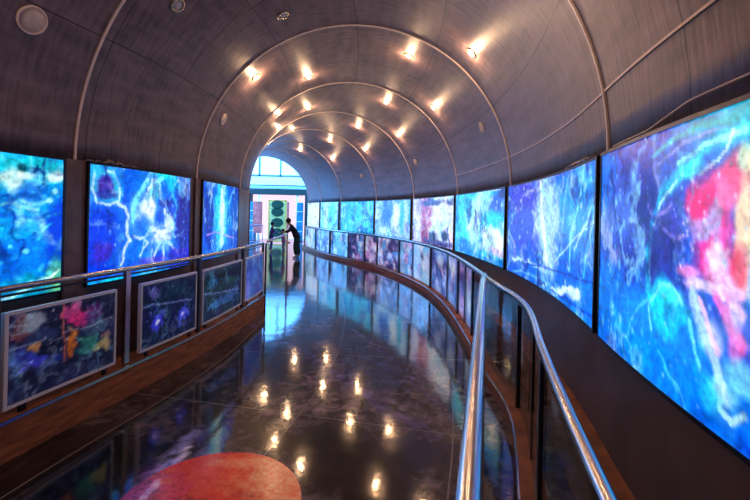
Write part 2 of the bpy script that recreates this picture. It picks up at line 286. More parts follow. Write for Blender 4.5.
MURALS={
 'R0':((-2.36, -0.07),(50, 80, 200),(20, 110, 225),0.009,[
  ('b',-0.73,1.7,0.552,0.521,(58,50,170),0.9),
  ('b',-0.51,1.85,0.288,0.207,(90,110,220),0.7),
  ('b',-0.9,1.75,0.242,0.219,(60,40,140),0.85),
  ('b',-1.21,1.83,0.219,0.151,(75,60,185),0.8),
  ('b',-0.47,1.32,0.575,0.184,(25,110,225),0.9),
  ('b',-0.88,1.21,0.483,0.178,(15,130,240),0.9),
  ('b',-1.24,1.08,0.391,0.222,(25,120,240),0.95),
  ('b',-1.51,1.06,0.288,0.189,(20,90,225),0.9),
  ('b',-1.45,2.11,0.299,0.072,(40,150,190),0.8),
  ('b',-1.53,2.05,0.127,0.078,(60,190,200),0.7),
  ('s',[[-0.89,2.02],[-1.08,2.07],[-1.27,2.09],[-1.42,2.08],[-1.55,2.07]],0.0096,(50,185,195),0.8),
  ('s',[[-0.94,1.98],[-1.16,2.05],[-1.36,2.06],[-1.51,2.04]],0.0059,(150,160,230),0.8),
  ('s',[[-0.87,1.43],[-0.86,1.61],[-0.92,1.77],[-1.02,1.87],[-1.16,1.95],[-1.34,2.0],[-1.48,2.03],[-1.55,2.04]],0.0253,(40,180,225),0.85),
  ('s',[[-0.88,1.52],[-0.89,1.68],[-0.97,1.81],[-1.11,1.91]],0.0055,(190,240,255),0.9),
  ('s',[[-1.11,1.98],[-1.27,2.01],[-1.43,2.02],[-1.55,2.03]],0.0091,(150,240,240),0.9),
  ('s',[[-1.13,1.97],[-1.24,1.88],[-1.37,1.84]],0.0072,(110,220,240),0.8),
  ('s',[[-1.48,2.04],[-1.44,1.98],[-1.37,1.94],[-1.28,1.91]],0.0066,(215,250,240),0.8),
  ('b',-1.2,1.94,0.115,0.038,(60,220,235),0.75),
  ('b',-1.51,1.9,0.115,0.07,(235,120,150),0.85),
  ('b',-1.55,1.94,0.046,0.049,(200,250,215),0.8),
  ('b',-1.36,1.77,0.173,0.132,(240,50,130),0.95),
  ('b',-1.44,1.85,0.127,0.072,(250,110,150),0.85),
  ('b',-1.29,1.81,0.115,0.065,(225,30,110),0.9),
  ('b',-1.4,1.63,0.15,0.095,(235,60,150),0.9),
  ('b',-1.41,1.62,0.081,0.054,(255,215,240),0.95),
  ('b',-1.5,1.55,0.104,0.045,(250,190,235),0.9),
  ('b',-1.55,1.72,0.046,0.185,(250,215,170),0.9),
  ('b',-1.53,1.61,0.046,0.078,(250,80,110),0.8),
  ('b',-1.22,1.56,0.081,0.026,(250,150,210),0.8),
  ('b',-1.25,1.52,0.069,0.029,(230,200,250),0.8),
  ('b',-1.42,1.52,0.219,0.023,(250,215,240),0.8),
  ('b',-1.5,1.47,0.069,0.07,(250,150,215),0.8),
  ('b',-1.39,1.34,0.058,0.075,(200,215,250),0.8),
  ('b',-1.52,1.36,0.046,0.079,(240,120,200),0.7),
  ('b',-1.33,1.36,0.046,0.056,(120,215,245),0.8),
  ('b',-1.46,1.18,0.081,0.039,(160,235,245),0.75),
  ('s',[[-0.84,1.81],[-0.91,1.76],[-1.03,1.77],[-1.06,1.81]],0.0083,(140,130,200),0.8),
  ('s',[[-0.83,1.66],[-0.95,1.73],[-1.07,1.69],[-1.21,1.68]],0.0067,(120,110,200),0.8),
  ('s',[[-0.73,1.77],[-0.83,1.7],[-0.91,1.62]],0.0073,(110,120,205),0.7),
  ('b',-1.04,1.39,0.184,0.107,(30,205,235),0.95),
  ('b',-1.05,1.45,0.127,0.037,(70,225,235),0.9),
  ('s',[[-0.9,1.26],[-0.87,1.37],[-0.97,1.46],[-1.11,1.49],[-1.18,1.44]],0.0067,(130,235,250),0.85),
  ('b',-1.09,1.37,0.058,0.048,(20,130,210),0.7),
  ('s',[[-1.25,1.49],[-1.3,1.39],[-1.38,1.32],[-1.44,1.24],[-1.47,1.17]],0.0224,(170,210,250),0.9),
  ('s',[[-1.29,1.46],[-1.37,1.37],[-1.43,1.31]],0.0112,(235,200,245),0.95),
  ('s',[[-1.41,1.5],[-1.5,1.4],[-1.57,1.36]],0.0228,(235,110,190),0.85),
  ('s',[[-1.5,1.5],[-1.56,1.46]],0.0182,(250,170,220),0.9),
  ('s',[[-1.47,1.22],[-1.44,1.13],[-1.51,1.11],[-1.58,1.15]],0.0124,(190,235,235),0.85),
  ('s',[[-1.23,1.38],[-1.28,1.28],[-1.32,1.22]],0.0118,(110,220,245),0.9),
  ('b',-1.55,1.26,0.081,0.061,(130,215,245),0.8),
  ('b',-1.38,1.15,0.081,0.062,(60,190,245),0.7),
  ('s',[[-0.86,1.39],[-0.75,1.32],[-0.66,1.25],[-0.63,1.18]],0.0062,(120,210,250),0.6),
  ('s',[[-0.98,1.2],[-1.06,1.14],[-1.16,1.11]],0.0079,(90,210,250),0.7),
  ('d',120,-1.56,1.0,-0.25,1.99,(170,215,250),0.0052,0.75),
  ('d',40,-0.74,1.18,-0.26,2.11,(140,220,250),0.0104,0.8),
  ('d',40,-1.52,1.47,-1.14,1.86,(255,220,240),0.0056,0.8),
 ]),
 'R1':((0.06, 2.36),(60, 110, 225),(40, 70, 210),0.011,[
  ('b',1.68,1.76,0.667,0.666,(75,70,215),0.9),
  ('b',1.95,2.06,0.437,0.297,(85,60,200),0.8),
  ('b',0.39,1.88,0.518,0.329,(60,150,235),0.8),
  ('b',0.8,1.13,1.127,0.341,(25,90,225),0.9),
  ('b',0.13,1.14,0.437,0.184,(40,120,240),0.8),
  ('b',1.15,1.67,0.334,0.525,(175,215,250),0.9),
  ('s',[[1.38,2.17],[1.3,1.77],[1.16,1.32]],0.0298,(225,240,255),0.9),
  ('s',[[1.08,2.17],[1.11,1.86],[1.14,1.43]],0.0141,(150,215,250),0.8),
  ('s',[[0.3,2.12],[0.39,1.88],[0.55,1.61],[0.58,1.34]],0.015,(130,225,245),0.8),
  ('s',[[0.05,1.93],[0.21,1.73],[0.47,1.5]],0.0104,(190,235,255),0.8),
  ('s',[[0.63,2.13],[0.73,1.81],[0.78,1.47]],0.0124,(140,190,250),0.7),
  ('s',[[0.16,2.1],[0.11,1.87],[0.16,1.6],[0.27,1.32]],0.01,(90,200,235),0.75),
  ('s',[[2.18,1.22],[1.64,1.24],[1.18,1.22]],0.0166,(180,225,255),0.9),
  ('s',[[2.17,1.07],[1.63,1.12],[1.06,1.13]],0.0109,(100,170,250),0.8),
  ('s',[[1.0,1.07],[0.68,1.16],[0.34,1.19]],0.0285,(215,245,255),0.95),
  ('s',[[1.33,1.01],[0.79,1.0],[0.22,1.04]],0.0127,(90,220,250),0.8),
  ('s',[[0.94,1.35],[0.48,1.58],[0.08,1.72]],0.0076,(200,235,255),0.7),
  ('s',[[2.11,1.18],[1.07,1.27],[0.05,1.32]],0.0075,(30,60,190),0.8),
  ('s',[[1.94,0.99],[0.8,1.09],[0.03,1.12]],0.0089,(20,60,190),0.8),
  ('d',90,-0.03,1.0,2.16,2.17,(205,235,255),0.0125,0.7),
  ('b',2.06,0.72,0.299,0.244,(30,160,215),0.7),
 ]),
 'R2':((2.5, 4.79),(60, 150, 225),(50, 190, 220),0.016,[
  ('b',4.15,1.75,0.517,0.539,(70,215,225),0.9),
  ('b',3.56,1.91,0.414,0.295,(190,240,245),0.8),
  ('b',3.83,1.49,0.333,0.342,(210,245,245),0.7),
  ('b',4.26,1.1,0.471,0.219,(60,120,230),0.9),
  ('b',2.69,1.9,0.575,0.169,(70,90,215),0.9),
  ('b',3.01,1.71,0.471,0.119,(40,200,225),0.9),
  ('b',2.91,1.39,0.586,0.219,(235,250,240),0.98),
  ('b',3.07,1.33,0.241,0.105,(170,225,205),0.6),
  ('b',2.77,1.23,0.437,0.071,(220,190,235),0.7),
  ('b',3.32,1.01,0.69,0.11,(30,130,225),0.9),
  ('b',2.52,1.04,0.356,0.109,(20,110,215),0.9),
  ('b',2.51,2.07,0.241,0.081,(60,35,80),0.85),
  ('b',2.87,2.15,0.368,0.044,(235,240,250),0.8),
  ('d',40,2.37,1.0,4.54,2.07,(205,245,250),0.0159,0.7),
 ]),
 'R3':((4.92, 7.2),(200, 200, 235),(180, 180, 230),0.02,[
  ('b',5.9,1.73,1.5,0.912,(205,212,240),0.95),
  ('b',6.46,1.72,0.322,0.609,(170,90,120),0.9),
  ('b',6.55,1.23,0.195,0.295,(130,60,100),0.8),
  ('b',6.14,2.01,0.586,0.07,(60,60,110),0.85),
  ('b',5.03,2.02,0.31,0.081,(60,50,100),0.85),
  ('b',6.88,1.97,0.195,0.255,(140,120,180),0.6),
  ('b',6.03,1.22,0.218,0.116,(45,50,90),0.95),
  ('b',5.37,1.29,0.218,0.107,(45,50,90),0.95),
  ('b',5.75,1.1,0.897,0.067,(70,60,130),0.9),
  ('b',4.98,1.31,0.184,0.162,(230,190,220),0.6),
 ]),
 'R4':((7.38, 9.66),(150, 190, 235),(90, 150, 220),0.025,[
  ('b',8.27,1.55,1.5,0.583,(170,205,235),0.9),
  ('b',8.94,1.65,0.31,0.431,(50,80,180),0.9),
  ('b',8.62,1.93,0.149,0.24,(70,110,200),0.8),
  ('b',7.9,1.67,0.161,0.451,(70,165,200),0.85),
  ('b',7.34,1.73,0.207,0.374,(60,140,180),0.8),
  ('b',8.28,1.69,0.218,0.408,(225,235,245),0.8),
  ('b',9.05,1.21,0.31,0.124,(200,225,250),0.8),
  ('b',7.5,1.35,0.276,0.136,(110,90,180),0.7),
 ]),
 'R5':((9.8, 12.05),(60, 165, 225),(80, 190, 225),0.025,[
  ('b',11.28,1.64,0.805,0.512,(50,170,225),0.9),
  ('b',10.24,1.76,0.552,0.408,(90,195,220),0.9),
  ('b',10.38,1.73,0.241,0.137,(30,80,140),0.7),
  ('b',9.88,1.47,0.195,0.099,(30,80,150),0.7),
  ('b',11.08,1.93,0.115,0.216,(30,90,180),0.7),
  ('b',11.77,1.74,0.241,0.377,(60,130,215),0.8),
  ('b',10.7,1.34,0.23,0.105,(30,110,180),0.6),
 ]),
 'R6':((12.3, 14.45),(110, 190, 230),(160, 215, 240),0.03,[
  ('b',12.92,1.61,0.598,0.559,(80,185,225),0.9),
  ('b',12.4,1.66,0.218,0.468,(150,215,240),0.8),
  ('b',13.64,1.56,0.299,0.578,(190,220,245),0.8),
 ]),
 'R7':((14.7, 16.85),(205, 225, 248),(190, 215, 245),0.04,[
  ('b',15.54,1.57,0.966,0.451,(225,235,250),0.9),
 ]),
 'L0':((-2.25, -0.12),(20, 120, 225),(20, 160, 220),0.011,[
  ('b',-0.34,2.05,0.265,0.077,(30,190,205),0.9),
  ('b',-0.33,1.36,0.299,0.272,(15,100,225),0.8),
  ('b',-0.43,1.59,0.161,0.15,(20,150,235),0.8),
  ('b',-0.16,1.5,0.08,0.33,(20,50,215),0.9),
  ('b',-0.46,1.94,0.069,0.089,(205,235,225),0.9),
  ('b',-0.38,1.97,0.069,0.031,(225,235,225),0.85),
  ('b',-0.19,1.98,0.069,0.057,(215,240,225),0.9),
  ('b',-0.45,1.85,0.035,0.03,(190,235,235),0.8),
  ('b',-0.34,1.85,0.115,0.078,(20,80,200),0.85),
  ('b',-0.4,2.03,0.035,0.038,(15,70,90),0.9),
  ('b',-0.31,2.01,0.058,0.031,(15,40,110),0.9),
  ('s',[[-0.26,2.11],[-0.26,1.91]],0.0056,(15,50,120),0.9),
  ('s',[[-0.3,2.06],[-0.3,1.94]],0.0047,(15,50,120),0.9),
  ('s',[[-0.51,1.75],[-0.41,1.74],[-0.3,1.72]],0.0113,(130,225,225),0.85),
  ('s',[[-0.4,1.78],[-0.3,1.76],[-0.22,1.79]],0.0098,(130,215,235),0.7),
  ('b',-0.21,1.79,0.023,0.024,(170,235,240),0.8),
  ('b',-0.18,1.86,0.023,0.025,(170,235,240),0.8),
  ('s',[[-0.51,1.67],[-0.33,1.65],[-0.13,1.68]],0.0156,(15,75,190),0.7),
  ('b',-0.36,1.39,0.023,0.019,(130,230,245),0.85),
  ('b',-0.46,1.43,0.012,0.015,(110,220,245),0.8),
  ('s',[[-0.28,1.47],[-0.25,1.56],[-0.2,1.59]],0.008,(70,200,245),0.7),
  ('b',-0.44,1.52,0.023,0.045,(50,200,240),0.6),
  ('b',-0.16,1.17,0.069,0.181,(90,190,120),0.7),
  ('b',-0.19,1.1,0.081,0.082,(150,210,120),0.6),
  ('b',-0.39,1.1,0.196,0.107,(25,150,185),0.9),
  ('s',[[-0.5,1.05],[-0.38,1.08],[-0.26,1.12],[-0.14,1.21]],0.0097,(215,245,225),0.8),
  ('s',[[-0.47,1.11],[-0.36,1.13],[-0.22,1.16]],0.0069,(190,240,230),0.8),
  ('d',50,-0.51,1.08,-0.13,1.94,(110,220,240),0.0101,0.6),
 ]),
 'L1':((0.13, 2.08),(30, 70, 220),(30, 110, 225),0.01,[
  ('b',0.29,1.39,0.311,0.277,(30,40,215),0.9),
  ('b',0.34,1.97,0.253,0.186,(70,190,225),0.9),
  ('b',0.33,1.95,0.127,0.102,(85,45,170),0.95),
  ('b',0.32,1.86,0.161,0.046,(60,50,160),0.8),
  ('s',[[0.19,2.05],[0.16,1.91],[0.23,1.78],[0.39,1.76],[0.52,1.81],[0.54,1.96],[0.46,2.07],[0.34,2.09]],0.0117,(190,225,250),0.85),
  ('b',0.63,2.03,0.138,0.099,(25,90,220),0.8),
  ('b',0.69,1.77,0.104,0.14,(30,70,225),0.7),
  ('b',1.39,2.15,0.345,0.091,(30,215,215),0.9),
  ('b',1.57,2.04,0.173,0.105,(40,190,225),0.8),
  ('b',0.98,1.69,0.265,0.19,(120,175,240),0.95),
  ('b',1.05,1.75,0.15,0.117,(225,240,250),0.9),
  ('b',0.85,1.59,0.092,0.103,(150,190,245),0.85),
  ('b',1.54,1.58,0.138,0.104,(215,235,252),0.9),
  ('b',1.36,1.41,0.196,0.068,(215,235,252),0.85),
  ('b',1.18,1.94,0.115,0.109,(110,230,240),0.8),
  ('s',[[1.02,2.04],[0.87,1.9],[0.79,1.76],[0.78,1.62]],0.0299,(120,215,245),0.9),
  ('s',[[1.32,2.09],[1.12,1.97],[1.01,1.83]],0.025,(130,230,240),0.85),
  ('s',[[1.12,2.04],[1.0,1.89]],0.0187,(210,240,255),0.9),
  ('b',0.91,1.55,0.161,0.083,(40,90,225),0.8),
  ('b',1.43,1.8,0.161,0.063,(35,40,160),0.95),
  ('s',[[1.39,1.72],[1.57,1.61],[1.6,1.51],[1.31,1.48],[1.1,1.53]],0.0221,(205,235,255),0.95),
  ('s',[[1.58,1.9],[1.71,1.75],[1.64,1.58]],0.0236,(60,170,235),0.85),
  ('s',[[0.52,1.78],[0.64,1.74],[0.69,1.64],[0.68,1.5],[0.74,1.41]],0.0193,(200,225,255),0.9),
  ('s',[[0.72,1.42],[0.64,1.3],[0.6,1.19]],0.0174,(195,215,250),0.9),
  ('s',[[0.79,1.46],[0.97,1.42],[1.05,1.36],[0.9,1.25]],0.013,(195,220,255),0.85),
  ('s',[[1.1,1.53],[0.99,1.4],[0.92,1.24]],0.0122,(150,200,250),0.8),
  ('s',[[1.34,1.38],[1.23,1.28],[1.19,1.22]],0.016,(215,240,255),0.9),
  ('s',[[1.38,1.38],[1.39,1.18],[1.37,1.12]],0.0164,(215,245,255),0.9),
  ('s',[[1.43,1.38],[1.61,1.28],[1.74,1.22]],0.017,(205,240,255),0.9),
  ('b',1.37,1.33,0.207,0.068,(130,200,245),0.7),
  ('s',[[1.6,1.45],[1.82,1.41],[2.13,1.42]],0.0128,(130,170,250),0.8),
  ('b',1.98,1.66,0.299,0.561,(45,30,150),0.85),
  ('b',1.83,1.18,0.368,0.122,(70,40,190),0.8),
  ('b',0.32,1.32,0.15,0.111,(90,40,180),0.7),
  ('b',1.12,1.16,0.311,0.065,(110,60,210),0.7),
  ('b',0.42,1.01,0.345,0.076,(30,205,225),0.9),
  ('b',1.12,1.01,0.311,0.086,(40,170,230),0.8),
  ('b',1.85,0.94,0.322,0.098,(60,60,190),0.8),
  ('s',[[0.18,1.58],[0.35,1.58],[0.54,1.54]],0.0075,(90,110,240),0.8),
  ('d',60,0.15,1.0,2.12,2.13,(160,200,255),0.0093,0.7),
 ]),
 'L2':((2.55, 4.45),(30, 80, 215),(40, 110, 220),0.014,[
  ('b',2.77,1.7,0.218,0.492,(25,35,160),0.9),
  ('b',4.25,1.7,0.345,0.606,(30,40,170),0.9),
  ('b',3.36,1.69,0.333,0.615,(70,210,240),0.9),
  ('b',3.41,1.7,0.149,0.588,(200,245,250),0.9),
  ('s',[[3.39,2.04],[3.36,1.66],[3.45,1.22]],0.0193,(225,250,250),0.9),
  ('s',[[2.97,1.88],[3.04,1.51]],0.0109,(120,200,245),0.7),
  ('s',[[3.8,1.9],[3.91,1.49]],0.0099,(120,190,245),0.7),
  ('s',[[2.71,1.38],[3.09,1.41],[4.21,1.25]],0.0092,(190,160,240),0.8),
  ('d',30,2.69,1.19,4.34,2.04,(160,210,250),0.0107,0.7),
 ]),
 'L3':((4.95, 7.2),(80, 60, 190),(60, 160, 220),0.03,[
 ]),
}
BOARDS={
 'P1':((-0.62, 0.2),(28, 26, 60),(15, 22, 45),0.012,[
  ('b',-0.53,0.89,0.092,0.085,(95,50,60),0.9),
  ('b',-0.47,0.9,0.069,0.065,(120,130,150),0.85),
  ('b',-0.4,0.78,0.104,0.059,(40,50,90),0.8),
  ('b',-0.55,0.66,0.104,0.07,(35,40,130),0.9),
  ('b',-0.46,0.61,0.057,0.044,(60,60,200),0.8),
  ('b',-0.54,0.57,0.035,0.028,(90,80,220),0.8),
  ('b',-0.46,0.71,0.035,0.029,(170,110,60),0.8),
  ('b',-0.36,0.54,0.092,0.075,(20,40,120),0.8),
  ('b',-0.22,0.9,0.058,0.063,(160,50,110),0.9),
  ('b',-0.14,0.84,0.08,0.057,(190,40,110),0.9),
  ('b',-0.19,0.95,0.046,0.04,(200,90,150),0.7),
  ('b',-0.02,0.85,0.103,0.076,(70,30,90),0.8),
  ('b',-0.21,0.66,0.035,0.095,(170,85,30),0.9),
  ('b',-0.06,0.59,0.104,0.067,(30,95,85),0.9),
  ('b',0.06,0.55,0.092,0.052,(180,150,90),0.8),
  ('b',0.1,0.63,0.069,0.044,(150,90,60),0.7),
  ('s',[[-0.65,0.75],[-0.49,0.74],[-0.27,0.72]],0.0043,(120,120,150),0.6),
  ('s',[[-0.27,0.76],[-0.08,0.75],[0.16,0.76]],0.005,(130,120,150),0.6),
  ('s',[[-0.28,1.01],[-0.25,0.5]],0.0062,(190,90,80),0.7),
  ('s',[[-0.62,0.51],[-0.43,0.5],[0.13,0.47]],0.0345,(18,20,45),0.9),
  ('d',35,-0.63,0.52,0.13,0.99,(200,200,230),0.0046,0.7),
 ]),
 'P2':((0.59, 1.62),(14, 20, 60),(8, 25, 50),0.012,[
  ('b',0.78,0.87,0.081,0.07,(90,80,160),0.8),
  ('b',0.84,0.61,0.115,0.092,(50,50,210),0.9),
  ('b',1.34,0.57,0.127,0.089,(50,60,210),0.9),
  ('b',1.17,0.86,0.242,0.087,(20,50,70),0.8),
  ('s',[[0.57,0.78],[0.97,0.75],[1.53,0.7]],0.0058,(110,130,190),0.7),
  ('b',0.86,0.58,0.035,0.02,(190,190,255),0.9),
  ('b',1.34,0.58,0.035,0.022,(190,190,255),0.9),
  ('d',16,0.6,0.36,1.54,0.94,(150,170,240),0.0063,0.7),
 ]),
 'P3':((1.82, 3.1),(12, 20, 60),(8, 35, 45),0.014,[
  ('b',2.1,0.82,0.161,0.063,(30,90,140),0.8),
  ('b',2.74,0.76,0.195,0.07,(20,70,60),0.8),
  ('b',2.16,0.52,0.172,0.051,(60,130,200),0.8),
  ('b',2.62,0.55,0.322,0.069,(50,90,170),0.7),
  ('s',[[1.84,0.71],[2.38,0.65],[3.03,0.59]],0.0067,(110,130,200),0.7),
  ('d',14,1.84,0.3,3.04,0.92,(130,170,230),0.0079,0.7),
 ]),
 'P4':((3.3, 4.22),(50, 60, 150),(60, 120, 190),0.03,[
  ('b',3.55,0.71,0.287,0.158,(50,90,190),0.8),
  ('b',3.38,0.5,0.126,0.216,(120,110,220),0.7),
 ]),
}
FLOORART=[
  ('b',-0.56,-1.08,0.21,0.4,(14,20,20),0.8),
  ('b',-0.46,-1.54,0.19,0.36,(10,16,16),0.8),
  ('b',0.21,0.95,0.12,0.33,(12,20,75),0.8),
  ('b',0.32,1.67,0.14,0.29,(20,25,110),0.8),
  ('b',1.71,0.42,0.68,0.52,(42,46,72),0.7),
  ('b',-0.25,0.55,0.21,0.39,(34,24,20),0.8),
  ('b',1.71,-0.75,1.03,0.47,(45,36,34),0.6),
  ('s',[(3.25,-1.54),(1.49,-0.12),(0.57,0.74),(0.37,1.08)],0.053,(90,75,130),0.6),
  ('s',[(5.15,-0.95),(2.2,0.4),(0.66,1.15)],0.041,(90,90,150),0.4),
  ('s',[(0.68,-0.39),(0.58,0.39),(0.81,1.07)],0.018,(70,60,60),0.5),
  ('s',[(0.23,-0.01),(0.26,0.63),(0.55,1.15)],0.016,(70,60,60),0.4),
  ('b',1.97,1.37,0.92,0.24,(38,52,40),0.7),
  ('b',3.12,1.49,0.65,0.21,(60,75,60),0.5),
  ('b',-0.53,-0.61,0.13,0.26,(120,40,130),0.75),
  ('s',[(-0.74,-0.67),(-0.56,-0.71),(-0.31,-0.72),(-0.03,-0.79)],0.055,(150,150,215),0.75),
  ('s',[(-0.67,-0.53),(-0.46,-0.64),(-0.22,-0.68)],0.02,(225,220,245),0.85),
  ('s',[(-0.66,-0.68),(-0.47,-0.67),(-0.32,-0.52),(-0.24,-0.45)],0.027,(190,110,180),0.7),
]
# ================================================================ THE SETTING
# floor: glossy dark star print laid in slabs
def floor_mat():
    m = bpy.data.materials.new('polished_star_floor'); m.use_nodes = True; nt = m.node_tree; N = nt.nodes; K = nt.links
    b = N['Principled BSDF']; uv = N.new('ShaderNodeUVMap'); sep = N.new('ShaderNodeSeparateXYZ'); K.new(uv.outputs[0], sep.inputs[0])
    at = N.new('ShaderNodeAttribute'); at.attribute_name = 'art'
    nz = N.new('ShaderNodeTexNoise'); nz.inputs['Scale'].default_value = 9; nz.inputs['Detail'].default_value = 8; nz.inputs['Distortion'].default_value = .8; K.new(uv.outputs[0], nz.inputs[0])
    mr = N.new('ShaderNodeMapRange'); mr.inputs[1].default_value = .35; mr.inputs[2].default_value = .68; mr.inputs[3].default_value = .25; mr.inputs[4].default_value = 2.4; K.new(nz.outputs[0], mr.inputs[0])
    vm = N.new('ShaderNodeVectorMath'); vm.operation = 'SCALE'; K.new(at.outputs['Color'], vm.inputs[0]); K.new(mr.outputs[0], vm.inputs['Scale'])
    def seam(sock, off, per, wd):
        ad = N.new('ShaderNodeMath'); ad.operation = 'ADD'; ad.inputs[1].default_value = off; K.new(sock, ad.inputs[0])
        a = N.new('ShaderNodeMath'); a.operation = 'PINGPONG'; a.inputs[1].default_value = per / 2; K.new(ad.outputs[0], a.inputs[0])
        c = N.new('ShaderNodeMath'); c.operation = 'LESS_THAN'; c.inputs[1].default_value = wd; K.new(a.outputs[0], c.inputs[0]); return c
    s1 = seam(sep.outputs[1], .12, 1.3, .006); s2 = seam(sep.outputs[0], -.46, 1.515, .005)
    mx = N.new('ShaderNodeMath'); mx.operation = 'MAXIMUM'; K.new(s1.outputs[0], mx.inputs[0]); K.new(s2.outputs[0], mx.inputs[1])
    cm = N.new('ShaderNodeMix'); cm.data_type = 'RGBA'; K.new(mx.outputs[0], cm.inputs[0]); K.new(vm.outputs[0], cm.inputs[6]); cm.inputs[7].default_value = (.26, .22, .22, 1)
    K.new(cm.outputs[2], b.inputs['Base Color']); b.inputs['Roughness'].default_value = .085; b.inputs['IOR'].default_value = 1.9
    n2 = N.new('ShaderNodeTexNoise'); n2.inputs['Scale'].default_value = 3.5; n2.inputs['Detail'].default_value = 3; K.new(uv.outputs[0], n2.inputs[0])
    bp = N.new('ShaderNodeBump'); bp.inputs['Strength'].default_value = .35; bp.inputs['Distance'].default_value = .006; K.new(n2.outputs[0], bp.inputs['Height']); K.new(bp.outputs[0], b.inputs['Normal'])
    return m
M_FLOOR = floor_mat()
def build_floor():
    a0, a1, st = S0, 23.5, .035
    nx = int((a1 - a0) / st); no = 130
    ss = np.linspace(a0, a1, nx + 1); os_ = np.linspace(-2.25, 2.25, no + 1)
    Sg, Og = np.meshgrid(ss, os_)
    X = np.interp(Sg, PATH[:, 0], PATH[:, 1]); Y = np.interp(Sg, PATH[:, 0], PATH[:, 2]); T = np.interp(Sg, PATH[:, 0], PATH[:, 3])
    pos = np.stack([X + np.cos(T) * Og, Y + np.sin(T) * Og, 0 * X], -1)
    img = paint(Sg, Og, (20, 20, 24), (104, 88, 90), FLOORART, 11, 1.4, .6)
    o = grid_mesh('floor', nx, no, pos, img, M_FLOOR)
    me = o.data; uv = me.uv_layers.new(name='UVMap')
    vi = np.zeros(len(me.loops), int); me.loops.foreach_get('vertex_index', vi)
    q = np.stack([Sg.reshape(-1)[vi], Og.reshape(-1)[vi]], 1); uv.data.foreach_set('uv', q.reshape(-1))
    md = o.modifiers.new('thickness', 'SOLIDIFY'); md.thickness = .05; md.offset = 1
    return struct(o)
build_floor()
box('floor', (-4, 21.5, -.08), (22, 13, .1), mat('forecourt_paving', (150, 150, 155), .25, 0, .15, 3))['kind'] = 'structure'

# vault shell, 6 cm thick
arc = [(R * math.cos(PI * i / 36), ZS + R * math.sin(PI * i / 36)) for i in range(37)]
arco = [((R + .06) * math.cos(PI * i / 36), ZS + (R + .06) * math.sin(PI * i / 36)) for i in range(36, -1, -1)]
o = sweep('ceiling', arc + arco, S0, S1, .2, M_VAULT, smooth=True); struct(o)
for i, f in enumerate(o.data.polygons): f.use_smooth = True
for nm, sg in (('wall_right', 1), ('wall_left', -1)):
    struct(sweep(nm, [(sg * R, -.02), (sg * R, ZS), (sg * (R + .08), ZS), (sg * (R + .08), -.02)], S0, S1, .2, M_WALL))
# end wall behind the camera
bm = bmesh.new()
vsb = [bm.verts.new(P(S0, o_, z)) for (o_, z) in [(R, 0)] + arc + [(-R, 0)]]; bm.faces.new(vsb)
g = bmesh.ops.extrude_face_region(bm, geom=bm.faces[:]); d = P(S0 - .1, 0) - P(S0, 0)
bmesh.ops.translate(bm, vec=d, verts=[e for e in g['geom'] if isinstance(e, bmesh.types.BMVert)])
struct(frombm('wall_back', bm, M_WALL))

# arch ribs, pilasters under them
nt_ = [0]
def trim(o):
    nt_[0] += 1; o.name = 'trim_%d' % nt_[0]; return struct(o)
for i in range(-2, 8):
    s = i * L; w_ = .02 if i < 7 else .03; h_ = .014
    n = 48; prof = []
    bm = bmesh.new(); rings = []
    for j in range(n + 1):
        a = PI * j / n; ring = []
        for (ds_, rad) in ((-w_ / 2, R - h_), (w_ / 2, R - h_), (w_ / 2, R + .005), (-w_ / 2, R + .005)):
            if j in (0, n): pass
            ring.append(bm.verts.new(P(s + ds_, rad * math.cos(a), ZS + rad * math.sin(a))))
        rings.append(ring)
    for j in range(n):
        for k in range(4): bm.faces.new((rings[j][k], rings[j][(k + 1) % 4], rings[j + 1][(k + 1) % 4], rings[j + 1][k]))
    bm.faces.new(rings[0][::-1]); bm.faces.new(rings[-1])
    trim(frombm('trim', bm, M_RIB))
    for sg in (1, -1):
        hw = .07
        if sg < 0: hw = .12 if i == 0 else (.2 if i in (1, 2) else .1)
        c0 = s + (.03 if (sg < 0 and i == 0) else (.12 if (sg < 0 and i in (1,)) else (.0)))
        if i == 7: hw, c0 = .05, s - .05
        zb = 1.0 if sg > 0 else 0
        trim(sweep('trim', [(sg * R, zb), (sg * R, ZS), (sg * (R - .03), ZS), (sg * (R - .03), zb)], c0 - hw, c0 + hw, .1, M_PILL))
# pale joint strip low on the right side of the vault
a = math.radians(10.5)
q = [((R - r_) * math.cos(a + d_), ZS + (R - r_) * math.sin(a + d_)) for r_, d_ in ((0, -.003), (.008, -.003), (.008, .003), (0, .003))]
trim(sweep('trim', q, -3.0, 2 * L, .2, mat('joint_strip', (225, 195, 180), .4, .1, .1, 20)))
# ledge at the foot of the right wall, kerbs under the railings
trim(sweep('trim', [(R, 0), (R, .36), (R - .16, .33), (R - .16, 0)], S0, S1, .2, M_WOOD))
RS = [-5, -3, -1.9, -.95, .7, 1.5, 2.4, 4.5, 5.7, 7, 9, 10, 11, 12.3, 14.3, 17, 20]
RO = [1.22, 1.36, 1.54, 1.64, 1.74, 1.60, 1.63, 1.79, 1.85, 1.87, 1.85, 1.75, 1.68, 1.70, 1.80, 1.85, 1.85]
def roff(s):
    return float(sum(np.interp(s + d, RS, RO) for d in (-.25, 0, .25)) / 3)
LS = [-5, -.6, .5, 1.5, 2.8, 4.3]; LO = [-1.80, -1.80, -1.82, -1.78, -1.70, -1.56]
def loff(s):
    return float(sum(np.interp(s + d, LS, LO) for d in (-.3, 0, .3)) / 3)
trim(sweep('trim', [(-.09, 0), (-.09, .13), (.07, .13), (.07, 0)], S0 + .2, 16.6, .15, M_WOOD, off=roff))
trim(sweep('trim', [(-.22, 0), (-.22, .28), (.05, .28), (.05, 0)], S0 + .2, 4.4, .15, M_WOOD, off=loff))
trim(sweep('trim', [(-.098, .12), (-.098, .135), (-.085, .135), (-.085, .12)], S0 + .2, 16.6, .15, M_STEEL, off=roff))
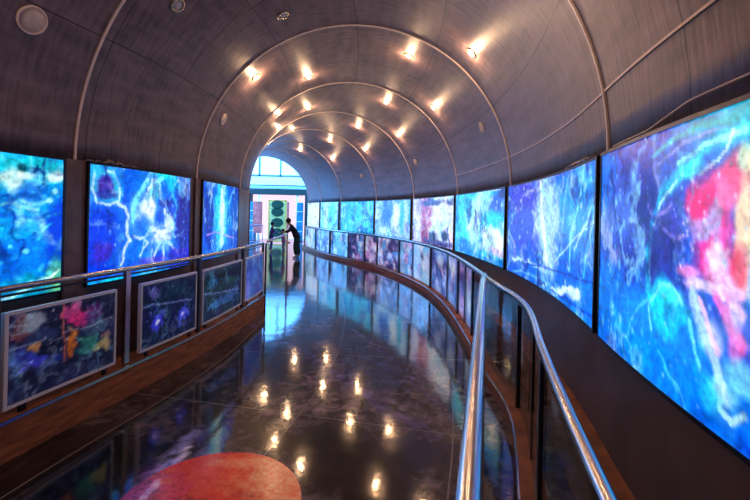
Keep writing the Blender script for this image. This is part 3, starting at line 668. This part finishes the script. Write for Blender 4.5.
trim(sweep('trim', [(.05, .265), (.05, .29), (.062, .29), (.062, .265)], S0 + .2, 4.4, .15, M_STEEL, off=loff))

# ================================================================ BACKLIT MURALS
MUR_LABEL = {
 'R0': 'largest and nearest backlit mural on the right wall, glowing pink figure with cyan swirls',
 'R1': 'blue backlit mural of a white waterfall and streaks, second from front on right wall',
 'R2': 'turquoise backlit mural with one round white glow, right wall beyond the waterfall mural',
 'R3': 'pale lavender backlit mural with a red-brown stripe and small dark heads, right wall',
 'R4': 'pale backlit mural with dark blue upright shapes and teal stripes on the right wall',
 'R5': 'cyan backlit mural with small dark spots, far along the right wall',
 'R6': 'narrow light blue backlit mural, second from the far end of the right wall',
 'R7': 'almost white backlit mural at the far end of the right wall beside the arch opening',
 'L0': 'backlit mural in blue and teal bands at the left edge, dark trees at top',
 'L1': 'backlit mural on the left wall with a white winged horse and rider on blue',
 'L2': 'narrow backlit mural with a bright cyan column on dark blue, farthest seen on left wall'}
def mural(key, spec, seed):
    (a0, a1), c1, c2, res, feats = spec; sg = 1 if key[0] == 'R' else -1
    z0, z1 = 1.04, 2.125
    org = P((a0 + a1) / 2, sg * R, z0); t = empty('backlit_mural', org)
    tag(t, MUR_LABEL[key], 'mural', 'backlit murals on the %s wall' % ('right' if sg > 0 else 'left'))
    nx = max(8, int((a1 - a0) / res)); nz = max(8, int((z1 - z0) / res))
    ss = np.linspace(a0, a1, nx + 1); zz = np.linspace(z0, z1, nz + 1); Sg, Zg = np.meshgrid(ss, zz)
    X = np.interp(Sg, PATH[:, 0], PATH[:, 1]); Y = np.interp(Sg, PATH[:, 0], PATH[:, 2]); T = np.interp(Sg, PATH[:, 0], PATH[:, 3])
    o_ = sg * (R - .05)
    pos = np.stack([X + np.cos(T) * o_ - org.x, Y + np.sin(T) * o_ - org.y, Zg - org.z], -1)
    img = paint(Sg, Zg, c1, c2, feats, seed, 3.0 if res < .015 else 2.2, .5, .6)
    if sg < 0: pass
    g_ = grid_mesh('art_panel', nx, nz, pos, img, M_ART, t)
    md = g_.modifiers.new('thickness', 'SOLIDIFY'); md.thickness = .012; md.offset = 0
    sweep('light_box', [(sg * (R - .042), z0), (sg * (R - .042), z1), (sg * R, z1), (sg * R, z0)], a0, a1, .2, M_FRAME, t, org=org)
    e = .018
    fr = [((sg * (R - .06), z0 - e), (sg * (R - .06), z0), (sg * R, z0), (sg * R, z0 - e)), ((sg * (R - .06), z1), (sg * (R - .06), z1 + e), (sg * R, z1 + e), (sg * R, z1))]
    for f in fr: sweep('frame', list(f), a0 - .02, a1 + .02, .2, M_DARKSTEEL, t, org=org)
    for aa, bb in ((a0 - .02, a0), (a1, a1 + .02)):
        sweep('frame', [(sg * (R - .06), z0), (sg * (R - .06), z1), (sg * R, z1), (sg * R, z0)], aa, bb, .2, M_DARKSTEEL, t, org=org)
for i, (k, sp) in enumerate(MURALS.items()):
    if k in MUR_LABEL: mural(k, sp, 100 + i * 7)

# ================================================================ RAILINGS
def uprights(root, s, off, z0, z1, w_, m, org, name='post'):
    c = P(s, off, 0) - org; t = frame(s)[2]
    return box(name, (c.x, c.y, (z0 + z1) / 2 - org.z), (w_ * .6, w_, z1 - z0), m, root, t, min(.004, w_ * .2))
# main railing that follows the right wall
org = P(6, roff(6), 0)
rail = empty('glass_railing', org); tag(rail, 'long curving glass railing with steel handrail along the right wall', 'railing')
ss = np.arange(-4.6, 16.51, .15)
tube('handrail', [P(s, roff(s), 1.04) for s in ss], .023, M_STEEL, rail, 14, org)
sweep('glass_channel', [(-.013, 1.0), (-.013, 1.016), (.013, 1.016), (.013, 1.0)], -4.6, 16.5, .15, M_DARKSTEEL, rail, off=roff, org=org)
wide = [-3.1, -.55, .75, 2.5, 3.6, 5.65, 7.65, 9.85, 12.3, 14.3, 16.45]
thin = [-1.8, .1, 3.05, 4.45, 6.8, 9.1, 10.9]
for s in wide: uprights(rail, s, roff(s), .125, 1.0, .06, M_DARKSTEEL, org)
for s in thin: uprights(rail, s, roff(s), .125, 1.0, .026, M_FRAME, org, 'mullion')
allp = sorted(wide + thin)
for a_, b_ in zip(allp[:-1], allp[1:]):
    sweep('glass_pane', [(-.005, .14), (-.005, .995), (.005, .995), (.005, .14)], a_ + .03, b_ - .03, .2, M_GLASS, rail, off=roff, org=org)
# straight inner rail beside the camera
p0 = Vector((-.20, -.62, 0)); p1 = Vector((1.17, 4.36, 0)); dr = (p1 - p0).normalized(); az = math.atan2(dr.y, dr.x)
rail = empty('glass_railing', p1); tag(rail, 'straight steel handrail with glass beneath running toward the viewer at bottom centre', 'railing')
tube('handrail', [p0 + Vector((0, 0, 1.04)) + (p1 - p0) * t for t in np.linspace(0, 1, 12)] + [P(1.85, roff(1.85), 1.045)], .035, M_STEEL, rail, 16, p1)
LEN = (p1 - p0).length
for i in range(5):
    c = p0 + dr * (LEN * i / 4) - p1
    box('post', (c.x, c.y, .507), (.05, .03, 1.01), M_DARKSTEEL, rail, az, .004)
    lathe('foot_plate', [(.05, 0), (.05, .01), (.03, .014)], M_STEEL, rail).location = (c.x, c.y, 0)
    if i < 4:
        c = p0 + dr * (LEN * (i + .5) / 4) - p1
        box('glass_pane', (c.x, c.y, .52), (LEN / 4 - .07, .01, .92), M_GLASS, rail, az)
# left railing
org = P(1, loff(1), 0)
rail = empty('board_railing', org); tag(rail, 'steel handrail with posts along the left wall above the framed space pictures', 'railing')
ss = np.arange(-4.6, 4.36, .15)
tube('handrail', [P(s, loff(s), 1.17) for s in ss], .024, M_STEEL, rail, 14, org)
sweep('glass_channel', [(-.012, 1.115), (-.012, 1.13), (.012, 1.13), (.012, 1.115)], -4.6, 4.32, .15, M_DARKSTEEL, rail, off=loff, org=org)
LP = [-3.3, -2.0, -.69, .38, 1.73, 3.2, 4.3]
for s in LP: uprights(rail, s, loff(s), .28, 1.17, .06, M_STEEL if s in (.38, -.69) else M_DARKSTEEL, org)
uprights(rail, 4.3, loff(4.3) + .05, 0, 1.17, .05, M_DARKSTEEL, org)
# framed boards in the left railing
BL = {'P1': 'widest framed board of star pictures under the left handrail, four nebula images',
      'P2': 'white framed dark blue space board, second from the front under the left handrail',
      'P3': 'white framed dark teal space board, third from the front under the left handrail',
      'P4': 'blue printed board at the far end of the left railing'}
for i, (k, ((a0, a1), c1, c2, res, feats)) in enumerate(BOARDS.items()):
    z0, z1 = .36, .985; org = P((a0 + a1) / 2, loff((a0 + a1) / 2), .3)
    t = empty('display_board', org); tag(t, BL[k], 'board', 'framed boards in the left railing')
    nx = int((a1 - a0) / res); nz = int((z1 - z0) / res)
    ss = np.linspace(a0, a1, nx + 1); zz = np.linspace(z0, z1, nz + 1); Sg, Zg = np.meshgrid(ss, zz)
    OF = np.array([loff(s) for s in ss])[None, :] + 0 * Zg + .012
    X = np.interp(Sg, PATH[:, 0], PATH[:, 1]); Y = np.interp(Sg, PATH[:, 0], PATH[:, 2]); T = np.interp(Sg, PATH[:, 0], PATH[:, 3])
    pos = np.stack([X + np.cos(T) * OF - org.x, Y + np.sin(T) * OF - org.y, Zg - org.z], -1)
    g_ = grid_mesh('picture', nx, nz, pos, paint(Sg, Zg, c1, c2, feats, 300 + i, 6.0, 1.0, .3), M_PRINT, t)
    md = g_.modifiers.new('thickness', 'SOLIDIFY'); md.thickness = .006; md.offset = 0
    sweep('backing', [(-.014, z0), (-.014, z1), (.007, z1), (.007, z0)], a0, a1, .15, M_FRAME, t, off=loff, org=org)
    e = .022
    for zz0, zz1 in ((z0 - e, z0), (z1, z1 + e)):
        sweep('frame', [(-.016, zz0), (-.016, zz1), (.022, zz1), (.022, zz0)], a0 - e, a1 + e, .15, M_WHITEFR, t, off=loff, org=org)
    for aa, bb in ((a0 - e, a0), (a1, a1 + e)):
        sweep('frame', [(-.016, z0), (-.016, z1), (.022, z1), (.022, z0)], aa, bb, .15, M_WHITEFR, t, off=loff, org=org)
    for zz0 in (.295,):
        for aa in (a0 + .08, a1 - .12):
            sweep('foot', [(-.01, .28), (-.01, z0 - e), (.01, z0 - e), (.01, .28)], aa, aa + .04, .15, M_DARKSTEEL, t, off=loff, org=org)
# picture boards behind the far glass of the right railing
FB = [(2.56, 3.0, (120, 120, 210), (150, 170, 225)), (3.1, 3.55, (110, 90, 180), (150, 160, 220)), (3.66, 4.4, (90, 120, 210), (190, 170, 220)), (4.5, 5.6, (60, 50, 130), (190, 190, 230)),
      (5.72, 6.75, (150, 190, 225), (200, 190, 225)), (6.85, 7.6, (120, 160, 215), (210, 160, 200)), (7.72, 9.04, (70, 40, 100), (215, 190, 220)), (9.15, 9.8, (50, 35, 90), (210, 170, 210)),
      (9.9, 10.85, (35, 40, 90), (190, 130, 190)), (10.95, 12.2, (70, 120, 190), (150, 190, 225)), (12.4, 14.2, (40, 50, 130), (190, 210, 230)), (14.4, 16.3, (190, 215, 235), (215, 230, 240))]
NTH = 'first second third fourth fifth sixth seventh eighth ninth tenth eleventh twelfth'.split()
names = ['violet-blue', 'purple', 'blue and lilac', 'dark blue and pale', 'pale aqua', 'aqua and pink', 'purple and white', 'dark plum', 'navy and pink', 'mid blue', 'navy and white', 'almost white']
for i, (a0, a1, c1, c2) in enumerate(FB):
    z0, z1 = .15, .985; org = P((a0 + a1) / 2, roff((a0 + a1) / 2) + .03, .13)
    res = .03; nx = max(6, int((a1 - a0) / res)); nz = 28
    ss = np.linspace(a0, a1, nx + 1); zz = np.linspace(z0, z1, nz + 1); Sg, Zg = np.meshgrid(ss, zz)
    OF = np.array([roff(s) for s in ss])[None, :] + 0 * Zg + .024
    X = np.interp(Sg, PATH[:, 0], PATH[:, 1]); Y = np.interp(Sg, PATH[:, 0], PATH[:, 2]); T = np.interp(Sg, PATH[:, 0], PATH[:, 3])
    pos = np.stack([X + np.cos(T) * OF - org.x, Y + np.sin(T) * OF - org.y, Zg - org.z], -1)
    rs = random.Random(40 + i); fe = []
    for k in range(14):
        cc = rs.choice([c1, c2, (235, 225, 245), (60, 30, 90), (80, 160, 225), (220, 150, 200)])
        fe.append(('b', rs.uniform(a0, a1), rs.uniform(z0, z1), rs.uniform(.06, .22), rs.uniform(.05, .2), cc, .7))
    t = empty('picture_board', org)
    tag(t, '%s space picture board behind right railing glass, %s from near end' % (names[i], NTH[i]), 'board', 'picture boards behind the right railing glass')
    g_ = grid_mesh('picture', nx, nz, pos, paint(Sg, Zg, c1, c2, fe, 500 + i, 4.0, .8, .4), M_PRINT2, t)
    md = g_.modifiers.new('thickness', 'SOLIDIFY'); md.thickness = .006; md.offset = 0
    sweep('backing', [(.028, .128), (.028, z1), (.04, z1), (.04, .128)], a0, a1, .2, M_WHITEFR, t, off=roff, org=org)

# ================================================================ CEILING LAMPS AND DISCS
def on_vault(name, s, ang, d=0.0):
    a = math.radians(ang); r_ = R - d
    e = empty(name, P(s, r_ * math.cos(a), ZS + r_ * math.sin(a)))
    t = frame(s)[2]
    rad = Vector((-math.cos(a) * math.cos(t), -math.cos(a) * math.sin(t), -math.sin(a)))   # towards the axis
    e.rotation_mode = 'QUATERNION'; e.rotation_quaternion = rad.to_track_quat('Z', 'X')
    return e
rows = [(134, 'lowest row on the left', [2.90, 5.29, 6.93, 9.6]), (113.5, 'upper row left of the crown', [4.15, 6.49, 9.15]),
        (69, 'upper row right of the crown', [.54, 3.07, 5.60, 8.12, 10.56, 13.27]), (47.5, 'lowest row on the right', [-.5, 1.95, 4.32, 6.83, 9.25, 11.73]),
        (134, 'back', [-1.9, -4.3]), (113.5, 'back', [-3.1])]  # 'back' lamps are unseen, added to continue the rows and lift the ambient light
ORD = ['nearest', 'second', 'third', 'fourth', 'fifth', 'sixth']
first = None
def lamp_parts(root, on=True):
    lathe('trim_ring', [(.075, 0), (.075, .012), (.052, .014), (.048, .004), (.048, 0)], M_RING, root)
    lathe('lens', [(.046, .0), (.046, .006), (.03, .012), (.0001, .014)], M_LAMP if on else M_LAMPOFF, root)
for ang, rn, sl in rows:
    for k, s in enumerate(sl):
        e = on_vault('ceiling_downlight', s, ang)
        if first is None: lamp_parts(e); first = e
        else:
            for ch in [q for q in first.children if q.type == 'MESH']:
                c = ch.copy(); C.objects.link(c); c.parent = e
        vis = {47.5: k - 1, 69: k - 1}.get(ang, k)
        lab = 'lit warm ceiling downlight, %s of the %s of the vault' % (ORD[max(vis, 0)], rn)
        if rn == 'back' or vis < 0: lab = 'added unseen warm downlight continuing its row for ambient light at vault angle %d, %s one' % (int(ang), ORD[k])
        tag(e, lab, 'light', 'warm downlights in the vault')
        ld = bpy.data.lights.new('downlight_glow', 'POINT'); ld.energy = LAMP_W; ld.color = LAMP_COL; ld.shadow_soft_size = .04
        lo = bpy.data.objects.new('downlight_glow', ld); C.objects.link(lo); lo.parent = e; lo.location = (0, 0, .08)
for s, ang, lab in ((1.79, 113.5, 'small unlit ceiling downlight at the top of the picture, right one of two'), (.54, 134, 'small unlit ceiling downlight at the top of the picture, left one of two')):
    e = on_vault('unlit_downlight', s, ang); lamp_parts(e, False); tag(e, lab, 'light', 'unlit downlights')
for s, ang, r_, lab in ((-.47, 153.2, .105, 'large round white ceiling speaker at the top left of the vault'), (2.87, 155, .085, 'small round white ceiling disc on the left beside the nearest full arch rib'),
                  (3.06, 26.2, .085, 'nearest round white ceiling disc on the right side of the vault'), (6.82, 25.4, .085, 'second round white ceiling disc on the right side of the vault'),
                  (10.45, 24, .085, 'farthest round white ceiling disc on the right side of the vault')):
    e = on_vault('ceiling_speaker', s, ang)
    lathe('rim', [(r_, 0), (r_, .012), (r_ * .9, .018), (r_ * .86, .01), (r_ * .86, 0)], M_RIB, e)
    lathe('grille', [(r_ * .85, .001), (r_ * .85, .01), (r_ * .4, .014), (.0001, .015)], M_DISC, e)
    tag(e, lab, 'speaker', 'round ceiling speakers')

# ================================================================ FLOOR PICTURE: RED PLANET
def planet():
    c = Vector((-.94, 2.40, 0)); r_ = .54; n = 120
    bm = bmesh.new()
    me = None
    ss = np.linspace(-r_, r_, n + 1); Xg, Yg = np.meshgrid(ss, ss)
    # square grid pressed to a disc
    u = Xg / r_; v = Yg / r_
    X = u * np.sqrt(1 - v * v / 2) * r_; Y = v * np.sqrt(1 - u * u / 2) * r_
    fe = [('b', .30, .25, .28, .35, (226, 150, 105), .75), ('b', -.15, .2, .3, .25, (205, 70, 45), .8), ('b', .05, -.1, .35, .25, (214, 62, 38), .8), ('b', .2, .1, .1, .05, (150, 60, 50), .5),
          ('b', -.35, -.1, .2, .35, (165, 45, 70), .8), ('b', .1, .42, .3, .06, (225, 130, 90), .7), ('b', -.5, 0, .14, .34, (120, 55, 120), .8), ('s', [(-.5, -.3), (-.42, -.05), (-.4, .2)], .02, (215, 190, 230), .7), ('b', -.1, .05, .12, .04, (140, 45, 40), .5)]
    img = paint(X, Y, (190, 52, 34), (222, 92, 52), fe, 900, 5.0)
    o = grid_mesh('planet_floor_print', n, n, np.stack([X, Y, 0 * X + .003], -1), img, M_PLANET)
    o.location = c
    md = o.modifiers.new('thickness', 'SOLIDIFY'); md.thickness = .003; md.offset = -1
    tag(o, 'round red and orange planet print on the glossy floor at the bottom left', 'floor print')
M_PLANET = art_mat('planet_print', 0.0, .2, 2.2, .3)
planet()

# ================================================================ SMALL THINGS ON THE MURAL TOPS
def crumple(name, s0, s1, off, z, seed, lab):
    rs = random.Random(seed); n = 26; bm = bmesh.new(); rings = []
    org = P((s0 + s1) / 2, off, z)
    for i in range(n + 1):
        s = s0 + (s1 - s0) * i / n; h = .004 + .012 * rs.random() * math.sin(PI * i / n) + .003; dz = .014 * math.sin(i * 1.3) * math.sin(PI * i / n)
        ring = [P(s, off + (.02 + .01 * rs.random()) * math.cos(a) , z + max(0, dz) + h * (1 + math.sin(a)) * rs.uniform(.7, 1.2)) - org for a in [k * PI / 4 for k in range(8)]]
        rings.append([bm.verts.new(p) for p in ring])
    for i in range(n):
        for j in range(8): bm.faces.new((rings[i][j], rings[i][(j + 1) % 8], rings[i + 1][(j + 1) % 8], rings[i + 1][j]))
    bm.faces.new(rings[0][::-1]); bm.faces.new(rings[-1])
    o = frombm(name, bm, mat('clear_plastic_film', (170, 150, 150), .15, .2, .2, 30)); o.location = org
    tag(o, lab, 'plastic film')
crumple('crumpled_film', .08, .85, -2.065, 2.143, 3, 'crumpled pale plastic film on top of the winged horse mural on the left')
crumple('crumpled_film', .1, .75, 2.065, 2.143, 5, 'crumpled pale plastic film on top of the waterfall mural on the right')
o = tube('power_cable', [P(s, 2.07, 2.165 + .05 * min(1, max(0, (-.75 - s) / .4)) ) for s in np.linspace(-.2, -1.6, 30)], .005, mat('cable_pale', (225, 200, 190), .4), None, 8)
tag(o, 'thin pale cable lying above the pink figure mural on the right', 'cable')

# ================================================================ END OF THE TUNNEL: shop front across the forecourt
M_TEAL = mat('teal_paint', (10, 40, 34), .75, 0, .15, 4)
M_WHITEP = mat('white_fascia', (235, 235, 240), .5, 0, .06, 3)
M_SHOP = mat('lit_shop_wall', (240, 215, 220), .6, 0, .1, 2, emit=(255, 225, 230), es=.7)  # walls glow, standing in for the shop's interior lighting
YF = 23.0
def fbox(name, x0, x1, z0, z1, y=YF, d=.2, m=None): return struct(box(name, ((x0 + x1) / 2, y + d / 2, (z0 + z1) / 2), (x1 - x0, d, z1 - z0), m))
fbox('wall_far', -12, -7.35, 0, 7.5, m=M_WHITEP); fbox('wall_far', -3.55, 4, 0, 7.5, m=M_WHITEP)
fbox('wall_far', -7.35, -3.55, 2.95, 3.62, m=M_WHITEP)
fbox('trim_60', -7.35, -3.55, 2.62, 2.92, y=YF - .12, d=.35, m=M_TEAL)
fbox('trim_61', -7.35, -6.95, 0, 2.62, y=YF - .1, d=.3, m=M_TEAL); fbox('trim_62', -3.95, -3.7, 0, 2.62, y=YF - .1, d=.3, m=M_TEAL)
fbox('trim_63', -7.35, -3.55, 3.12, 3.17, y=YF - .06, d=.08, m=M_DARKSTEEL)
fbox('trim_64', -7.35, -3.55, 3.0, 3.07, y=YF - .1, d=.12, m=mat('cyan_strip', (150, 225, 240), .4))
fbox('wall_shop', -8.2, -2.8, 0, 2.9, y=YF + 3.0, d=.1, m=M_SHOP)
fbox('ceiling_shop', -8.2, -2.8, 2.9, 3.0, y=YF + .2, d=2.9, m=M_WHITEP)
for x0 in (-8.2, -2.9): fbox('wall_shop', x0, x0 + .1, 0, 2.9, y=YF + .2, d=2.8, m=M_SHOP)
fr = fbox('window_1', -7.35, -3.55, 3.62, 7.3, y=YF + .08, d=.02, m=M_WIN)
for xa, za, xb, zb in ((-6.62, 3.62, -6.52, 7.3), (-5.42, 3.62, -5.34, 7.3), (-7.35, 3.62, -3.55, 3.74), (-7.35, 7.2, -3.55, 7.3)):
    o = box('window_frame', ((xa + xb) / 2, YF + .05, (za + zb) / 2), (xb - xa, .1, zb - za), mat('mullion_grey', (90, 110, 135), .5), fr)
    o.matrix_parent_inverse = Matrix.Identity(4)
for xa in (-6.6, -4.45): fbox('trim_65', xa, xa + .1, 0, 2.62, y=YF + .02, d=.08, m=M_WHITEP)
# display stand in the shop doorway
t = empty('poster_stand', (-5.2, YF - 1.2, 0)); tag(t, 'tall yellow framed display with dark green ovals in the bright shop doorway', 'poster stand')
box('board', (0, 0, 1.2), (.86, .06, 2.1), mat('poster_cream', (190, 185, 110), .5, 0, .4, 9), t)
M_GRN = mat('poster_green', (14, 58, 38), .4, 0, .3, 12)
for z in (.55, 1.1, 1.65, 2.05):
    bm = bmesh.new(); bmesh.ops.create_cone(bm, cap_ends=True, segments=28, radius1=.29, radius2=.27, depth=.04)
    bmesh.ops.rotate(bm, cent=(0, 0, 0), matrix=Matrix.Rotation(PI / 2, 3, 'X'), verts=bm.verts[:]); bmesh.ops.scale(bm, vec=(1.15, 1, .85), verts=bm.verts[:])
    o = frombm('green_oval', bm, M_GRN, t); o.location = (0, -.045, z)
for x in (-.45, .45): box('frame', (x, 0, 1.13), (.07, .09, 2.26), mat('poster_yellow', (225, 165, 70), .4), t)
for z in (.1, 2.26): box('frame', (0, 0, z), (.97, .09, .07), bpy.data.materials['poster_yellow'], t)
for x, w_, c, lab in ((-6.35, .5, (200, 90, 80), 'red and green banner left of the yellow framed display'), (-4.75, .2, (220, 110, 110), 'narrow pink banner right of the yellow framed display')):
    t = empty('banner', (x, YF - .9, 0)); tag(t, lab, 'banner')
    box('sheet', (0, 0, 1.35), (w_, .02, 1.7), mat('banner_cloth', c, .6, 0, .6, 3), t)
    box('pole', (0, .03, 1.1), (.03, .03, 2.2), M_STEEL, t); box('base', (0, .03, .02), (.35, .3, .04), M_DARKSTEEL, t)

for x, lab in ((-6.75, 'tall teal display cabinet at the left side of the shop doorway'), (-4.15, 'tall teal display cabinet at the right side of the shop doorway')):
    t = empty('display_cabinet', (x, YF - .35, 0)); tag(t, lab, 'cabinet', 'teal cabinets in the shop doorway')
    box('body', (0, 0, 1.1), (.3, .3, 2.2), mat('cabinet_teal', (20, 110, 130), .5, 0, .5, 5), t, 0, .02)
    box('plinth', (0, 0, .04), (.34, .34, .08), M_DARKSTEEL, t)
    for z in (.6, 1.15, 1.7): box('shelf_edge', (0, -.155, z), (.3, .02, .03), M_WHITEP, t)

# low barrier across the tunnel mouth
def barrier(pts, lab, mt):
    pts = [Vector(p) for p in pts]; org = pts[0].copy(); t = empty('barrier', org); tag(t, lab, 'barrier')
    up = lambda z: [p + Vector((0, 0, z)) for p in pts]
    tube('top_rail', up(1.02), .03, mt, t, 10, org); tube('lower_rail', up(.25), .018, mt, t, 8, org)
    for i in range(len(pts) - 1):
        n = max(2, int((pts[i + 1] - pts[i]).length / .45))
        for k in range(n + (i == len(pts) - 2)):
            q = pts[i].lerp(pts[i + 1], k / n); tube('post', [q, q + Vector((0, 0, 1.0))], .018, mt, t, 8, org)
M_LIL = mat('lilac_metal', (215, 200, 235), .3, .2, .1, 10)
q0 = P(4.35, loff(4.3), 0); q1 = Vector((-2.15, 10.1, 0)); t = empty('handrail_extension', q1); tag(t, 'short pale handrail running on from the end of the left railing toward the tunnel mouth', 'handrail')
tube('handrail', [q0 + (q1 - q0) * k / 8 + Vector((0, 0, 1.17)) for k in range(1, 9)], .022, M_LIL, t, 12, q1)
tube('post', [q1, q1 + Vector((0, 0, 1.17))], .02, M_LIL, t, 10, q1); lathe('foot_plate', [(.05, 0), (.05, .01), (.03, .014)], M_LIL, t)
barrier([(-7.6, 19.3, 0), (-5.2, 19.0, 0)], 'low pale barrier at the tunnel mouth behind the two small people', M_LIL)

# ================================================================ PEOPLE
def skin(name, verts, edges, radii, m, parent=None, sub=2):
    me = bpy.data.meshes.new(name); me.from_pydata(verts, edges, []); o = link(name, me, m, parent)
    md = o.modifiers.new('skin', 'SKIN'); md.use_smooth_shade = True
    sv = me.skin_vertices[0].data if me.skin_vertices else None
    if sv is None:
        me.attributes
        bpy.context.view_layer.objects.active = o
    return o, md, sub
def body_mesh(name, chains, m, parent, sub=1):
    """continuous limb surface: chains of (point, radius), welded where points coincide, grown with a Skin modifier"""
    bm = bmesh.new(); lay = bm.verts.layers.skin.verify(); idx = {}
    def vert(p, r_):
        k = tuple(round(c, 3) for c in p)
        if k not in idx:
            v = bm.verts.new(p); v[lay].radius = (r_, r_) if not isinstance(r_, tuple) else r_; idx[k] = v
        return idx[k]
    for ch in chains:
        prev = None
        for (p, r_) in ch:
            v = vert(p, r_)
            if prev is not None and bm.edges.get((prev, v)) is None and prev is not v: bm.edges.new((prev, v))
            prev = v
    first_v = list(idx.values())[0]; first_v[lay].use_root = True
    me = bpy.data.meshes.new(name); bm.to_mesh(me); bm.free(); o = link(name, me, m, parent)
    md = o.modifiers.new('skin', 'SKIN'); md.use_smooth_shade = True
    s_ = o.modifiers.new('sub', 'SUBSURF'); s_.levels = sub; s_.render_levels = sub
    return o
M_SKIN = mat('skin', (190, 140, 120), .5, 0, .05, 10)
def person(loc, rz, H, lean, coat, legs, hair, lab, arm_fwd=.35, skirt=False):
    """figure facing +x; lean = forward bend of the trunk in radians"""
    k = H / 1.7; t = empty('person', loc, rz); tag(t, lab, 'person')
    S = lambda x, y, z: Vector((x * k, y * k, z * k))
    def L_(x, y, z):   # lean the upper body about the hip
        dz = z - .9; return Vector((x + math.sin(lean) * dz + math.cos(lean) * x * 0, y, .9 + math.cos(lean) * dz)) * k
    pel = S(0, 0, .9); ch = [(pel, .08 * k), (L_(0, 0, 1.1), .09 * k), (L_(0, 0, 1.32), .14 * k), (L_(0, 0, 1.45), .07 * k), (L_(.01, 0, 1.52), .055 * k), (L_(.03, 0, 1.62), .088 * k), (L_(.03, 0, 1.70), .07 * k)]
    chains = [ch]
    for sg in (-1, 1):
        chains.append([(pel, .08 * k), (S(0, sg * .09, .82), .07 * k), (S(.03 * sg + .03, sg * .1, .48), .058 * k), (S(.05 * sg - .03, sg * .1, .09), .04 * k), (S(.05 * sg + .1, sg * .11, .03), .032 * k)])
        sh = L_(0, sg * .18, 1.40); el = L_(.12 + arm_fwd * .2, sg * .21, 1.15); ha = el + Vector((.22 * k, -sg * .02 * k, -.02 * k)); f1 = ha + Vector((.08 * k, 0, -.02 * k))
        chains.append([(L_(0, 0, 1.32), .14 * k), (sh, .055 * k), (el, .042 * k), (ha, .03 * k), (f1, .02 * k)])
    body_mesh('body', chains, M_SKIN, t)
    m1 = mat('clothes', coat, .8, 0, .2, 20); m2 = mat('trousers', legs, .8, 0, .2, 20)
    cch = [[(S(0, 0, .74), .15 * k), (S(0, 0, .86), .165 * k), (L_(0, 0, 1.1), .145 * k), (L_(0, 0, 1.32), .16 * k), (L_(0, 0, 1.46), .08 * k)]]
    for sg in (-1, 1):
        sh = L_(0, sg * .18, 1.40); el = L_(.12 + arm_fwd * .2, sg * .21, 1.15); ha = el + Vector((.19 * k, -sg * .02 * k, -.02 * k))
        cch.append([(L_(0, 0, 1.32), .16 * k), (sh, .072 * k), (el, .058 * k), (ha, .046 * k)])
    body_mesh('coat', cch, m1, t)
    lch = []
    for sg in (-1, 1):
        lch.append([(S(0, 0, .93), .165 * k), (S(0, 0, .86), .165 * k), (S(0, sg * .09, .80), .1 * k if not skirt else .13 * k), (S(.03 * sg + .03, sg * .1, .48), (.07 if not skirt else .12) * k), (S(.05 * sg - .03, sg * .1, .12), (.052 if not skirt else .09) * k)])
    body_mesh('trousers' if not skirt else 'skirt', lch, m2, t)
    hp = L_(.0, 0, 1.66)
    bm = bmesh.new(); bmesh.ops.create_uvsphere(bm, u_segments=16, v_segments=10, radius=.105 * k); bmesh.ops.scale(bm, vec=(1.05, .95, 1.1), verts=bm.verts[:])
    bmesh.ops.translate(bm, vec=hp + Vector((-.02 * k, 0, .015 * k)), verts=bm.verts[:])
    frombm('hair', bm, mat('hair', hair, .6, 0, .2, 40), t, True)
    face = L_(.03, 0, 1.60)
    for sg in (-1, 1):
        bm = bmesh.new(); bmesh.ops.create_uvsphere(bm, u_segments=8, v_segments=6, radius=.011 * k); bmesh.ops.translate(bm, vec=face + Vector((.088 * k, sg * .03 * k, .01 * k)), verts=bm.verts[:]); frombm('eye', bm, M_FRAME, t)
        bm = bmesh.new(); bmesh.ops.create_uvsphere(bm, u_segments=8, v_segments=6, radius=.045 * k); bmesh.ops.scale(bm, vec=(1.7, .8, .6), verts=bm.verts[:])
        bmesh.ops.translate(bm, vec=S(.05 * sg + .06, sg * .11, .035), verts=bm.verts[:]); frombm('shoe', bm, M_FRAME, t, True)
    return t
person((-2.85, 15.1, 0), math.radians(188), 1.5, .55, (18, 24, 40), (14, 60, 66), (20, 18, 24), 'person in a dark coat and dark green skirt leaning forward at the tunnel mouth', skirt=True)
person((-3.62, 16.3, 0), math.radians(200), .98, .1, (190, 130, 215), (120, 110, 200), (30, 24, 40), 'small person in a lilac pink top left of the one in the dark coat')
person((-4.35, 17.2, 0), math.radians(20), 1.2, .1, (90, 80, 160), (60, 70, 150), (18, 16, 22), 'dark haired small person in violet behind the railing at the tunnel mouth')
